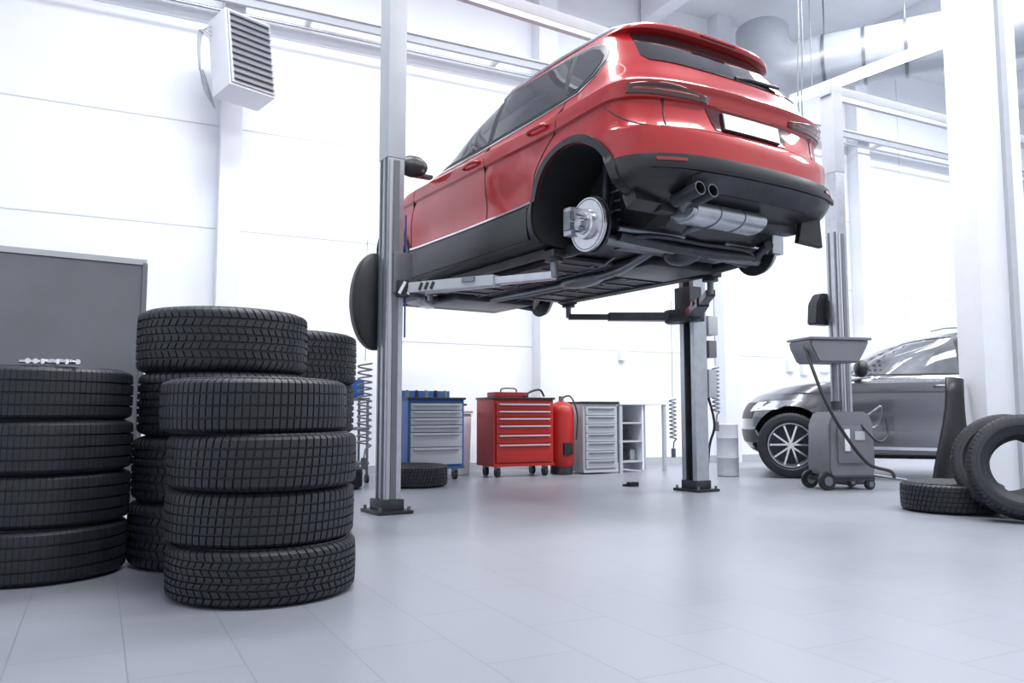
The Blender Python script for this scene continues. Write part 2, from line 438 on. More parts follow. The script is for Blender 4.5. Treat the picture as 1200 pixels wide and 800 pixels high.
def wheel(par, x, y, z, sgn, k):
    w = empty('wheel_%d' % k, (x, y*sgn, z), 0 if sgn > 0 else math.pi, par)
    ry = (R(-90), 0, 0)
    t = tire(TD, (0, 0, 0), (R(90), 0, 0), w, 'tyre')
    lathe('rim', [(.222, -.09), (.228, -.09), (.218, -.06), (.20, 0), (.215, .075), (.232, .092), (.232, .099), (.222, .099), (.205, .07), (.19, 0), (.205, -.06)], M_silver, w, rot=ry, closed=True)
    lathe('barrel_back', [(.02, -.03), (.19, -.03), (.19, -.02), (.02, -.02)], M_dsteel, w, rot=ry)
    cyl('cap', (0, .07, 0), .035, .03, M_chrome, w, rot=(R(90), 0, 0), bev=.005)
    for i in range(5):
        for s in (-1, 1):
            a = 2*math.pi*i/5
            bm = bmesh.new()
            a0 = a+s*.10; a1 = a+s*.30
            def P(r, an, yy): return bm.verts.new((r*math.sin(an), yy, r*math.cos(an)))
            wd0, wd1 = .35, .045
            vs = [P(.03, a0-wd0, .08), P(.03, a0+wd0, .08), P(.216, a1+wd1, .078), P(.216, a1-wd1, .078),
                  P(.03, a0-wd0, .04), P(.03, a0+wd0, .04), P(.216, a1+wd1, .05), P(.216, a1-wd1, .05)]
            for f in ((0, 1, 2, 3), (7, 6, 5, 4), (0, 4, 5, 1), (1, 5, 6, 2), (2, 6, 7, 3), (3, 7, 4, 0)):
                bm.faces.new([vs[q] for q in f])
            finish('spoke_%d_%d' % (i, s), bm, M_chrome, w)

def build_car(name, loc, rz, paint, wheels, fs=1.0, clad=True):
    car = empty(name, loc, rz)
    GL = M_glass2 if clad else M_glass3
    ss = []
    for i in range(NR-1):
        n = 3 if S[i+1]-S[i] > .03 else 2
        if S[i+1]-S[i] > .12: n = 7
        for k in range(n): ss.append((S[i]+(S[i+1]-S[i])*k/n, i))
    ss.append((S[-1], NR-2))
    bm = bmesh.new(); rings = []
    for s, i in ss:
        L = [car_pt(s, t, fs) for t in TH]
        ring = [bm.verts.new(p) for p in L]
        ring += [bm.verts.new((p.x, -p.y, p.z)) for p in reversed(L[1:-1])]
        rings.append(ring)
    k = len(rings[0])
    for a in range(len(rings)-1):
        row = ss[a][1]
        mi = 1 if row < 5 else 0
        if not clad: mi = 1 if row < 2 else 0
        for i in range(k):
            j = (i+1) % k
            f = bm.faces.new((rings[a][i], rings[a][j], rings[a+1][j], rings[a+1][i])); f.material_index = mi
    f = bm.faces.new(list(reversed(rings[0]))); f.material_index = 2
    f = bm.faces.new(rings[-1]); f.material_index = 0
    bmesh.ops.recalc_face_normals(bm, faces=bm.faces)
    bvh = BVHTree.FromBMesh(bm)
    me = bpy.data.meshes.new('body'); bm.to_mesh(me); bm.free()
    for m in (paint, M_clad, M_under, M_well): me.materials.append(m)
    body = bpy.data.objects.new('body', me); link(body)
    RA = .392; ZH = .365
    cut = []
    for x in (0, 2.68):
        for sg in (-1, 1):
            c = cyl('cut', (x, sg*.87, ZH), RA, .74, M_well, rot=(R(90), 0, 0), seg=72); cut.append(c)
            md = body.modifiers.new('b', 'BOOLEAN'); md.operation = 'DIFFERENCE'; md.object = c; md.solver = 'EXACT'
    bpy.context.view_layer.update()
    dg = bpy.context.evaluated_depsgraph_get()
    me2 = bpy.data.meshes.new_from_object(body.evaluated_get(dg))
    body.modifiers.clear(); body.data = me2
    for c in cut: bpy.data.objects.remove(c, do_unlink=True)
    while len(me2.materials) < 4: me2.materials.append(M_well)
    for p in me2.polygons:
        c = p.center
        for x in (0, 2.68):
            if math.hypot(c.x-x, c.z-ZH) < RA+.0006 and abs(c.y) > .4: p.material_index = 3
    me2.shade_smooth(); me2.set_sharp_from_angle(angle=R(20))
    body.parent = car
    DIRS = {'L': (Vector((0, 3, 0)), Vector((0, -1, 0))), 'R': (Vector((0, -3, 0)), Vector((0, 1, 0))),
            'B': (Vector((-3, 0, 0)), Vector((1, 0, 0))), 'F': (Vector((6, 0, 0)), Vector((-1, 0, 0))), 'T': (Vector((0, 0, 4)), Vector((0, 0, -1)))}
    def proj(a, b, pl):
        o, d = DIRS[pl]
        if pl in 'LR': p = Vector((a, o.y, b))
        elif pl in 'BF': p = Vector((o.x, a, b))
        else: p = Vector((a, b, o.z))
        h, n, i, dd = bvh.ray_cast(p, d)
        if h is None:
            q = p+d*3.0 if pl in 'LR' else p+d*2.3
            h, n, i, dd = bvh.find_nearest(q)
        return h, n
    def patch(nm, poly, pl, m, off=.004, th=.02, cell=.05):
        bm = bmesh.new()
        bm.faces.new([bm.verts.new((a, b, 0)) for a, b in poly])
        for ax in (0, 1):
            lo = min(p[ax] for p in poly); hi = max(p[ax] for p in poly)
            q = math.ceil(lo/cell)*cell
            while q < hi:
                co = (q, 0, 0) if ax == 0 else (0, q, 0); no = (1, 0, 0) if ax == 0 else (0, 1, 0)
                bmesh.ops.bisect_plane(bm, geom=bm.verts[:]+bm.edges[:]+bm.faces[:], dist=1e-5, plane_co=co, plane_no=no)
                q += cell
        d = DIRS[pl][1]
        for v in bm.verts:
            h, n = proj(v.co.x, v.co.y, pl)
            if n.dot(d) > 0: n = -n
            v.co = h-d*off*1.0+n*off*.3
        ret = bmesh.ops.extrude_face_region(bm, geom=bm.faces[:])
        for v in ret['geom']:
            if isinstance(v, bmesh.types.BMVert): v.co += d*th
        return finish(nm, bm, m, car, smooth=35)
    def both(nm, poly, m, **k):
        patch(nm+'_l', poly, 'L', m, **k); patch(nm+'_r', poly, 'R', m, **k)
    def stripe(pts, w):
        P = [Vector(p) for p in pts]; A = []; B = []
        for i in range(len(P)):
            t = (P[min(i+1, len(P)-1)]-P[max(i-1, 0)]).normalized(); n = Vector((-t.y, t.x))
            A.append(P[i]+n*w/2); B.append(P[i]-n*w/2)
        return [tuple(a) for a in A]+[tuple(b) for b in reversed(B)]
    def lpatch(nm, fn, m, nt=16, ns=6, off=.004, th=.012):
        for sg in (1, -1):
            bm = bmesh.new(); G = []
            for i in range(nt+1):
                row = []
                for j in range(ns+1):
                    t, z = fn(i/nt, j/ns); s = s_of_z(z)
                    p = car_pt(s, t, fs); c = Vector((.3 if t < .5 else 2.2, 0, p.z))
                    q = p+(p-c).normalized()*off
                    row.append(bm.verts.new((q.x, sg*q.y, q.z)))
                G.append(row)
            for i in range(nt):
                for j in range(ns): bm.faces.new((G[i][j], G[i+1][j], G[i+1][j+1], G[i][j+1]))
            o = finish(nm+('_l' if sg > 0 else '_r'), bm, m, car, smooth=40)
            md = o.modifiers.new('s', 'SOLIDIFY'); md.thickness = th; md.offset = 0
    dlo = [(2.17, 1.06), (2.02, 1.16), (1.78, 1.30), (1.50, 1.425), (1.3, 1.455), (.9, 1.468), (.3, 1.456), (.02, 1.432), (-.12, 1.39), (-.20, 1.32), (-.21, 1.25), (-.14, 1.17), (.02, 1.115), (.4, 1.09), (1.2, 1.062)]
    cx = .95; cz = 1.27
    big = [(cx+(x-cx)*1.018, cz+(z-cz)*1.10) for x, z in dlo]
    both('window_chrome', big, M_chrome, off=.003)
    both('window_surround', dlo, M_black, off=.006)
    both('glass_front', [(2.06, 1.08), (1.80, 1.262), (1.50, 1.405), (1.3, 1.435), (1.08, 1.447), (1.06, 1.08)], GL, off=.008)
    both('glass_rear', [(.99, 1.085), (1.01, 1.448), (.6, 1.448), (.28, 1.436), (.22, 1.432), (.17, 1.115), (.4, 1.105)], GL, off=.008)
    both('glass_quarter', [(.12, 1.125), (.16, 1.422), (.0, 1.408), (-.10, 1.365), (-.165, 1.30), (-.17, 1.25), (-.12, 1.19), (.0, 1.14)], GL, off=.008)
    patch('windscreen', [(-.72, 1.10), (.72, 1.10), (.66, 1.3), (.58, 1.45), (0, 1.455), (-.58, 1.45), (-.66, 1.3)], 'F', M_glass, off=.004)
    rg = [(-.64, 1.20), (-.3, 1.178), (.3, 1.178), (.64, 1.20), (.665, 1.24), (.625, 1.37), (.595, 1.456), (-.595, 1.456), (-.625, 1.37), (-.665, 1.24)]
    patch('rear_glass', rg, 'B', M_glass, off=.005, cell=.04)
    if clad:
        for x in (0, 2.68):
            a = [(x+.398*math.cos(R(q)), ZH+.398*math.sin(R(q))) for q in range(-18, 199, 6)]
            b = [(x+.445*math.cos(R(q)), ZH+.445*math.sin(R(q))) for q in range(-18, 199, 6)]
            both('arch_trim_%d' % (x > 1), a+b[::-1], M_clad, off=.014, th=.04)
        both('sill_trim', stripe([(.44, .505), (1.3, .498), (2.25, .505)], .022), M_chrome, off=.008)
        both('door_cladding', [(.47, .27), (.45, .475), (2.26, .475), (2.28, .27)], M_clad, off=.012)
    else:
        both('sill_trim', stripe([(.44, .33), (1.3, .32), (2.25, .33)], .03), M_chrome, off=.008)
    gapc = M_black
    both('gap_a', stripe([(2.24, .50), (2.22, .75), (2.14, 1.03)], .007), gapc, off=.002)
    both('gap_b', stripe([(1.04, .36), (1.02, 1.06)], .007), gapc, off=.002)
    both('gap_c', stripe([(.44, .52), (.38, .68), (.26, .82), (.15, .92), (.13, 1.10)], .007), gapc, off=.002)
    patch('fuel_flap', stripe([(-.1, .84), (-.24, .84), (-.24, .96), (-.1, .96), (-.1, .84)], .005), 'R', gapc, off=.002)
    for sg in (1, -1):
        for i, (x, z) in enumerate([(1.20, .95), (.34, .96)]):
            h, n = proj(x, z, 'L')
            tube('handle_%d_%d' % (i, sg), smoothpts([(x-.10, sg*(h.y-.005), z), (x-.08, sg*(h.y+.03), z), (x+.08, sg*(h.y+.03), z), (x+.10, sg*(h.y-.005), z)], 4), .013, paint, car, k=10)
        ell('mirror_%d' % sg, (1.98, sg*1.0, 1.13), (.075, .125, .088), M_black, car, rot=(0, 0, R(-8)*sg))
        box('mirror_arm_%d' % sg, (2.0, sg*.89, 1.07), (.07, .14, .03), M_black, car, bev=.01)
        rp = []
        for i in range(12):
            x = -.16+1.42*i/11
            rp.append((x, sg*(.588-.02*abs(i-5.5)/5.5), 1.572-(.028 if i in (0, 11) else 0)-.01*((i-5.5)/5.5)**2))
        tube('roof_rail_%d' % sg, rp, .014, M_silver, car)
    lpatch('tail_lamp', lambda a, b: (.040+.175*a, .930+.012*a+(1.015-.930-.03*a)*b*(.45+.55*math.sin(min(1, a*1.8)*math.pi/2))), M_dred, nt=24, off=.004)
    lpatch('tail_lamp_glow', lambda a, b: (.055+.14*a, .955+.008*a+.009*b), M_lampr, off=.011, th=.004)
    lpatch('bumper_gap', lambda a, b: (.125+.16*a, .742+.008*b+.15*a**2), M_black, nt=16, ns=2, off=.001, th=.004)
    lpatch('tailgate_gap_side', lambda a, b: (.118+.003*a, .765+(.925-.765)*b), M_black, nt=2, off=.001, th=.004)
    patch('tailgate_gap', stripe([(-.66, .750), (0, .744), (.66, .750)], .008), 'B', M_black, off=.003)
    patch('plate_recess', [(-.30, .785), (.30, .785), (.36, .912), (-.36, .912)], 'B', M_dred if clad else M_black, off=.003)
    patch('licence_plate_frame', [(-.245, .79), (.245, .79), (.245, .90), (-.245, .90)], 'B', M_black, off=.012, cell=.2)
    patch('licence_plate', [(-.237, .797), (.237, .797), (.237, .893), (-.237, .893)], 'B', M_plate, off=.018, cell=.2)
    for sg in (1, -1):
        patch('reflector_%d' % sg, [(sg*.60, .548), (sg*.76, .552), (sg*.76, .532), (sg*.60, .53)], 'B', M_lampr, off=.006)
    patch('diffuser', [(-.5, .40), (.5, .40), (.56, .455), (.50, .48), (-.50, .48), (-.56, .455)], 'B', M_dsteel, off=.010)
    patch('bumper_lip', stripe([(-.78, .50), (-.4, .492), (.4, .492), (.78, .50)], .014), 'B', M_clad, off=.02)
    tube('wiper', [(-.525, .02, 1.195), (-.52, -.1, 1.215), (-.505, -.40, 1.23)], .012, M_black, car)
    box('brake_light_strip', (-.382, 0, 1.492), (.01, .3, .012), M_lampr, car)
    cyl('antenna', (-.10, 0, 1.595), .03, .06, M_black, car, r2=.008, rot=(0, R(-25), 0))
    patch('grille', [(-.55, .62), (.55, .62), (.62, .80), (-.62, .80)], 'F', M_black, off=.005)
    patch('intake', [(-.7, .36), (.7, .36), (.62, .50), (-.62, .50)], 'F', M_black, off=.005)
    for sg in (1, -1):
        patch('headlamp_%d' % sg, [(sg*.50, .70), (sg*.80, .72), (sg*.86, .82), (sg*.55, .80)], 'F', M_chrome, off=.006)
    both('headlamp_side', [(2.68+.57*fs, .71), (2.68+.30*fs, .80), (2.68+.32*fs, .83), (2.68+.57*fs, .80)], M_glass2, off=.006)
    if wheels:
        k = 0
        for x in (0, 2.68):
            for sg in (1, -1): wheel(car, x, .80, .345, sg, k); k += 1
    else:
        for x in (0, 2.68):
            for sg in (1, -1): brake(car, x, .76, .29 if x < 1 else .27, sg)
        for sg in (1, -1):
            box('tray_%d' % sg, (1.35, sg*.40, .185), (1.75, .46, .03), M_under, car, bev=.01)
            box('tray_rib_%d' % sg, (1.35, sg*.60, .165), (1.65, .05, .03), M_under, car, bev=.01)
            for i in range(7): box('cross_rib_%d_%d' % (i, sg), (.6+i*.25, sg*.40, .168), (.03, .40, .014), M_dsteel, car)
            for i in range(6): cyl('bolt_%d_%d' % (i, sg), (.55+i*.32, sg*.30, .166), .014, .02, M_steel, car, seg=10)
            tube('brake_line_%d' % sg, smoothpts([(2.3, sg*.2, .17), (1.5, sg*.22, .165), (.7, sg*.2, .165), (.3, sg*.3, .19)], 5), .008, M_steel, car, k=6)
            box('sill_beam_%d' % sg, (1.33, sg*.74, .195), (1.75, .06, .05), M_under, car, bev=.01)
            tube('trailing_arm_%d' % sg, smoothpts([(.5, sg*.60, .22), (.3, sg*.64, .20), (.05, sg*.66, .22)], 5), .04, M_dsteel, car)
            tube('lower_link_%d' % sg, [(-.10, sg*.15, .19), (-.06, sg*.68, .20)], .035, M_steel, car)
            tube('toe_link_%d' % sg, [(-.22, sg*.18, .24), (-.16, sg*.66, .25)], .018, M_steel, car)
            tube('stabiliser_%d' % sg, smoothpts([(-.2, 0, .22), (-.22, sg*.4, .22), (-.1, sg*.6, .2)], 5), .014, M_dsteel, car)
            for x in (.42, 2.2): box('jack_pad_%d_%d' % (sg, x), (x, sg*.72, .18), (.14, .10, .05), M_black, car, bev=.01)
        prism('mudflap_r', [(0, .0), (.15, .02), (.19, .20), (-.02, .22)], .04, M_black, car, loc=(-.50, -.74, .44), rot=(R(-90), 0, R(82)), bev=.004)
        box('valance_l', (-.42, .70, .36), (.10, .20, .10), M_black, car, rot=(0, R(25), 0), bev=.02)
        box('rear_crash_beam', (-.42, 0, .34), (.10, 1.2, .08), M_dsteel, car, bev=.02)
        box('tunnel_shield', (1.4, 0, .19), (2.2, .26, .03), M_dsteel, car, bev=.01)
        tube('exhaust', smoothpts([(2.6, .05, .17), (1.6, .03, .15), (.7, .05, .15), (.25, .12, .19), (-.1, .18, .26), (-.40, .2, .29)], 6), .032, M_steel, car, k=14)
        ell('resonator', (1.0, .04, .15), (.26, .09, .055), M_steel, car)
        box('fuel_tank', (.45, -.22, .18), (.50, .60, .08), M_black, car, bev=.03)
        box('rear_subframe', (-.02, 0, .22), (.30, .92, .07), M_dsteel, car, bev=.02)
        tube('rear_beam', [(-.12, -.62, .22), (-.16, -.2, .18), (-.16, .2, .18), (-.12, .62, .22)], .035, M_dsteel, car)
        ell('differential', (-.02, 0, .19), (.14, .11, .08), M_dsteel, car)
        for i in range(4): box('heat_shield_rib_%d' % i, (.65+i*.4, 0, .172), (.02, .22, .012), M_steel, car)
        box('front_subframe', (2.6, 0, .17), (.55, .8, .07), M_dsteel, car, bev=.02)
        box('engine_tray', (3.0, 0, .19), (.5, 1.1, .04), M_under, car, bev=.015)
        bm = bmesh.new(); bmesh.ops.create_cone(bm, cap_ends=True, segments=40, radius1=1, radius2=1, depth=.62)
        bmesh.ops.scale(bm, vec=(.115, .066, 1), verts=bm.verts)
        es = [e for e in bm.edges if abs(e.verts[0].co.z-e.verts[1].co.z) < 1e-6]
        bmesh.ops.bevel(bm, geom=es, offset=.02, segments=3, affect='EDGES')
        finish('muffler', bm, M_silver, car, (-.50, .16, .305), (R(90), 0, 0), 45)
        for i in range(2):
            tube('muffler_band_%d' % i, [(-.50+.117*math.cos(a), .06+i*.2, .305+.068*math.sin(a)) for a in [2*math.pi*q/28 for q in range(28)]], .004, M_steel, car, k=6, cyc=True)
        for i, yy in enumerate((.46, .56)):
            lathe('tailpipe_%d' % i, [(.036, -.1), (.04, -.1), (.04, .1), (.036, .1), (.033, .1), (.033, -.1)], M_dsteel, car, loc=(-.64, yy, .36), rot=(0, R(-82), 0), closed=True, seg=28)
        tube('tail_link', smoothpts([(-.50, .43, .31), (-.54, .49, .335), (-.60, .51, .36)], 5), .035, M_steel, car)
    return car

CZ = 1.56
HA = R(122.6)
F = Vector((math.cos(HA), math.sin(HA), 0)); LFT = Vector((-F.y, F.x, 0))
O = Vector((.441, 4.85, 0))-LFT*.79; O.z = CZ
car1 = build_car('car', O, HA, M_red, False)
car2 = build_car('car', (5.98, 8.93, .0), R(162), M_dcar, True, fs=.62, clad=False)
car2.scale = (1.04, 1.04, 1.04)

# ------------------------------------------------------------------ lifts
def lift(a, b, cz, arms=None, wide_z=2.57, HT=4.02):
    a = Vector((*a, 0)); b = Vector((*b, 0)); c = (a+b)/2; d = b-a; L = d.length; rz = math.atan2(d.y, d.x)
    e = empty('car_lift', c, rz)
    for s in (-1, 1):
        p = empty('post_%s' % ('l' if s < 0 else 'r'), (s*L/2, 0, 0), 0 if s < 0 else math.pi, e)
        C = [(-.068, -.078), (.06, -.078), (.06, -.035), (.048, -.035), (.048, -.066), (-.055, -.066), (-.055, .066), (.048, .066), (.048, .035), (.06, .035), (.06, .078), (-.068, .078)]
        if s > 0: C = [(x*1.2, y*1.2) for x, y in C]
        q = 1.2 if s > 0 else 1
        prism('channel', C, HT-.02, M_silver, p, (0, 0, .02))
        box('rail_a', (-.072*q, -.04, 1.3), (.010, .018, 2.54), M_steel, p)
        box('rail_b', (-.072*q, .04, 1.3), (.010, .018, 2.54), M_steel, p)
        box('slot', (0, -.080*q, 1.3), (.045, .008, 2.5), M_grey, p)
        box('edge', (-.047, -.082*q, 1.3), (.018, .010, 2.5), M_lgrey, p)
        box('screw', (0, 0, 1.6), (.05, .05, 3.1), M_dsteel, p)
        box('sleeve', (-.004, 0, (wide_z+HT)/2), (.14*q, .168*q, HT-wide_z), M_lgrey, p, bev=.004)
        box('base_plate', (-.01, 0, .012), (.27, .32, .024), M_black, p, bev=.004)
        for j in range(4): cyl('bolt_%d' % j, ((-.12, .10)[j % 2], (-.135, .135)[j//2], .035), .012, .03, M_steel, p, seg=6)
        box('gusset', (-.01, 0, .06), (.18, .20, .08), M_dsteel, p, bev=.01)
        box('carriage', (.05, 0, cz+.02), (.15, .20, .30), M_steel if s < 0 else M_dsteel, p, bev=.01)
        box('carriage_foot', (.10, 0, cz-.10), (.20, .32, .12), M_dsteel, p, bev=.012)
        for j in range(6): box('hazard_%d' % j, (.10-.085+j*.034, -.162, cz-.10), (.020, .006, .10), (M_white, M_black)[j % 2], p, rot=(0, R(28), 0))
        if arms:
            for k, tgt in enumerate(arms[s]):
                w = Vector((*tgt[:2], 0)); base = a if s < 0 else b
                v = Matrix.Rotation(-(rz+(0 if s < 0 else math.pi)), 4, 'Z') @ (w-base)
                st = Vector((.12, -.13 if v.y < 0 else .13, 0)); dv = v-st; LL = dv.length; an = math.atan2(dv.y, dv.x)
                ar = empty('arm_%d' % k, (st.x, st.y, cz-.10), an, p)
                prism('outer', [(-.05, -.07), (LL*.62, -.05), (LL*.62, .05), (-.05, .07)], .075, M_lgrey if s < 0 else M_dsteel, ar, (0, 0, -.035), bev=.004)
                box('inner', (LL*.72, 0, .0), (LL*.56, .07, .05), M_silver if s < 0 else M_dsteel, ar, bev=.004)
                cyl('pivot', (0, 0, 0), .06, .13, M_dsteel, ar)
                for j in range(3): box('warning_%d' % j, (LL*.10+j*.05, -.069+j*.0012, .003), (.022, .006, .055), (M_cabred if s > 0 else M_black), ar, rot=(0, R(25), 0))
                zt = tgt[2]-(cz-.10)
                cyl('pad_stem', (LL, 0, zt/2-.01), .025, max(zt, .05), M_steel, ar, seg=16)
                cyl('pad', (LL, 0, zt-.0125), .06, .025, M_black, ar, seg=24)
                box('guard', (LL*.45, -.06, .02), (.10, .02, .03), M_cabred if s > 0 else M_steel, ar)
    box('cross_beam', (0, 0, HT+.03), (L+.2, .14, .10), M_lgrey, e, bev=.006)
    box('cross_beam_lip', (0, -.06, HT-.04), (L-.1, .012, .05), M_silver, e)
    return e, rz, L
def cw(x, y, z): return O+F*x+LFT*y+Vector((0, 0, z))
arms = {-1: [cw(.42, .72, .155), cw(2.2, .72, .155)], 1: [cw(.42, -.72, .155), cw(2.2, -.72, .155)]}
l1, rz1, L1 = lift((-.885, 5.87), (1.678, 7.50), 1.70, arms)
l2, rz2, L2 = lift((3.37, 8.30), (6.66, 10.0), .30, None, wide_z=3.2, HT=4.05)
# rounded black cover mounted behind the left post
d = empty('power_unit', (-L1/2-.06, .16, 1.53), 0, l1)
cv = lathe('cover', [(.02, -.05), (.32, -.05), (.36, -.03), (.365, .0), (.36, .03), (.32, .05), (.02, .05)], M_black, d, rot=(R(90), 0, 0), seg=56)
cv.scale = (.52, 1, 1)
box('mount', (.04, -.06, 0), (.06, .06, .3), M_dsteel, d)
# squarer motor cover on the second lift
d = empty('power_unit', (-L2/2-.08, .17, 1.62), 0, l2)
prism('cover', [(-.13, 0), (.13, 0), (.12, .22), (.07, .33), (-.03, .33), (-.11, .22)], .14, M_black, d, (0, .07, 0), (R(90), 0, 0), bev=.015)
box('mount', (.04, -.08, .15), (.06, .06, .2), M_dsteel, d)
cb = empty('lift_controls', (L1/2+.17, -.02, 0), 0, l1)
box('box_upper', (0, 0, 1.52), (.12, .16, .18), M_lgrey, cb, bev=.01)
box('box_mid', (0, 0, 1.30), (.10, .14, .16), M_grey, cb, bev=.01)
box('box_lower', (0, 0, .98), (.10, .12, .26), M_lgrey, cb, bev=.01)
box('bracket', (-.05, 0, 1.2), (.03, .05, .8), M_dsteel, cb)
tube('cable', smoothpts([(0, 0, .85), (.05, -.02, .6), (.02, .02, .4), (-.04, 0, .1)], 6), .012, M_hose, cb)
def coil(x, y, z0, z1, r, turns, m=M_coil):
    e = empty('coiled_air_hose', (x, y, 0))
    tube('coil', helix(r, z0, z1, turns), .007, m, e, k=8)
    tube('lead', [(r, 0, z0), (r*.2, 0, z0-.03), (0, 0, z0-.10)], .007, m, e, k=8)
    tube('drop', [(0, 0, z1+.02), (0, 0, z1+1.0)], .003, m, e, k=6)
    box('coupling', (0, 0, z0-.14), (.04, .04, .09), M_steel, e, bev=.006)
    return e
coil(-1.17, 6.45, .45, 1.10, .055, 13)
coil(1.97, 7.85, .72, 1.15, .033, 11, M_coil)
coil(1.62, 8.2, .45, .85, .033, 10)
box('blue_strip', (-L1/2+.075, -.082, 1.7), (.006, .02, .9), M_blue, l1)

# ------------------------------------------------------------------ cabinets
VF = 8.05
def cabinet(name, u0, u1, vf, dep, h, mb, md, n, z0=.12, casters=True, handle=M_silver, ratios=None):
    W = u1-u0
    e = empty(name, RW((u0+u1)/2, vf, 0), PHI)
    box2('carcass', (-W/2, .02, z0), (W/2, dep, h), mb, e, bev=.008)
    box2('plinth', (-W/2, .0, z0), (W/2, .03, z0+.03), mb, e)
    box2('top', (-W/2-.01, -.01, h), (W/2+.01, dep+.01, h+.025), M_black, e, bev=.006)
    r = ratios or [1]*n; tot = sum(r); z = h-.04; H = h-.04-z0-.04
    for i in range(n):
        dh = H*r[i]/tot
        box2('drawer_%d' % i, (-W/2+.03, -.005, z-dh+.008), (W/2-.03, .03, z), md, e, bev=.004)
        box2('pull_%d' % i, (-W/2+.06, -.025, z-.024), (W/2-.06, -.004, z-.008), handle, e, bev=.003)
        z -= dh
    if casters:
        for i, (x, y) in enumerate([(-W/2+.08, .08), (W/2-.08, .08), (-W/2+.08, dep-.08), (W/2-.08, dep-.08)]):
            cyl('caster_%d' % i, (x, y, .055), .053, .035, M_black, e, rot=(0, R(90), 0), seg=20)
            box('fork_%d' % i, (x, y, .10), (.05, .06, .04), M_steel, e)
    return e, W, h+.025
e, W, h = cabinet('tool_cabinet', 2.89, 3.53, VF, .46, .85, M_blue, M_lgrey, 6, ratios=[1, 1, 1, 1, 2, 2.4])
box('tray_lip', (0, .44, h+.04), (W, .02, .08), M_blue, e)
for i in range(5): cyl('bottle_%d' % i, (-.25+i*.11, .25, h+.04), .022, .08, M_black if i % 2 else M_grey, e, bev=.006, seg=16)
tube('side_handle', [(W/2, .08, .80), (W/2+.05, .08, .80), (W/2+.05, .38, .80), (W/2, .38, .80)], .012, M_black, e)
e, W, h = cabinet('tool_cabinet', 3.88, 4.64, VF, .46, .86, M_cabred, M_cabred, 6, handle=M_lgrey, ratios=[1, 1, 1, 1.3, 1.3, 2.6])
box('toolbox', (-.1, .22, h+.03), (.42, .22, .06), M_cabred2, e, bev=.01)
tube('toolbox_handle', smoothpts([(-.2, .2, h+.06), (-.18, .2, h+.1), (-.02, .2, h+.1), (0, .2, h+.06)], 5), .008, M_black, e)
tube('air_hose', smoothpts([(.05, .1, h+.015), (.15, .12, h+.07), (.28, .15, h+.09), (.36, .2, h+.02)], 6), .012, M_hose, e)
e = empty('compressor_tank', RW(4.84, VF+.18, 0), PHI)
lathe('tank', [(.02, .08), (.12, .085), (.145, .12), (.15, .2), (.15, .70), (.14, .77), (.10, .82), (.05, .84), (.03, .85)], M_cabred, e)
cyl('base', (0, 0, .05), .13, .08, M_dsteel, e)
cyl('valve', (0, 0, .87), .03, .07, M_steel, e, seg=16)
tube('hose', smoothpts([(0, 0, .88), (.08, -.08, .9), (.14, -.13, .7), (.10, -.17, .4)], 6), .01, M_hose, e)
box('motor', (0, -.14, .3), (.12, .06, .14), M_black, e, bev=.01)
e, W, h = cabinet('drawer_unit', 5.05, 5.53, VF+.02, .46, .82, M_lgrey, M_lgrey, 7, z0=.02, casters=False)
e = empty('workbench', RW(5.92, VF+.02, 0), PHI)
box2('worktop', (-.36, 0, .81), (.34, .5, .85), M_white, e, bev=.005)
for i, (x, y) in enumerate([(-.34, .03), (.31, .03), (-.34, .46), (.31, .46)]): box2('leg_%d' % i, (x-.02, y-.02, 0), (x+.02, y+.02, .81), M_lgrey, e)
box2('back', (-.34, .46, .1), (.31, .47, .8), M_white, e)
for i, z in enumerate((.12, .36, .58)): box2('shelf_%d' % i, (-.34, .03, z), (-.02, .46, z+.02), M_lgrey, e)
box2('divider', (-.02, .03, 0.02), (0, .46, .81), M_white, e)
for i in range(5): box('item_%d' % i, (-.28+.1*(i % 3), .2, (.205, .205, .205, .445, .445)[i]), (.07, .1, .13), (M_grey, M_black, M_lgrey)[i % 3], e, bev=.008)
e = empty('plastic_bin', RW(3.72, VF+.75, 0), PHI)
prism('bin', [(-.14, 0), (.14, 0), (.16, .7), (-.16, .7)], .3, M_white, e, (0, .15, 0), (R(90), 0, 0), bev=.008)
box('lid', (0, 0, .72), (.34, .34, .03), M_lgrey, e, bev=.008)
e = empty('oil_drum', (2.44, 9.25, 0))
lathe('drum', [(.10, 0), (.12, .01), (.12, .2), (.125, .21), (.12, .22), (.12, .42), (.125, .43), (.12, .44), (.12, .58), (.11, .59), (.10, .58)], M_lgrey, e)
for i, (u, z, s) in enumerate([(9.55, 1.45, .14), (9.85, 1.42, .16), (10.3, 1.5, .2), (6.4, 1.5, .1)]):
    rbox('wall_socket' if i == 0 else 'wall_socket.%03d' % i, u-s/2, u+s/2, VW-.07, VW, z-s*.7, z+s*.7, M_white, .006)
e = empty('storage_cupboard', RW(10.2, VW-.27, 0), PHI)
box('cupboard_body', (0, 0, .46), (1.5, .44, .92), M_white, e, bev=.006)
for i in range(3): box('door_%d' % i, (-.5+i*.5, -.225, .46), (.48, .015, .84), M_white, e, bev=.003)
for i in range(3): box('pull_%d' % i, (-.32+i*.5, -.24, .6), (.015, .02, .12), M_steel, e)
e = empty('tool_trolley', (-1.75, 8.35, 0), PHI)
for i, z in enumerate((.2, .55, .85)): box('shelf_%d' % i, (0, 0, z), (.5, .34, .03), M_grey, e, bev=.008)
for i, (x, y) in enumerate([(-.23, -.15), (.23, -.15), (-.23, .15), (.23, .15)]):
    tube('leg_%d' % i, [(x, y, .08), (x, y, .86)], .014, M_steel, e)
    cyl('wheel_%d' % i, (x, y, .045), .043, .03, M_black, e, rot=(0, R(90), 0), seg=18)
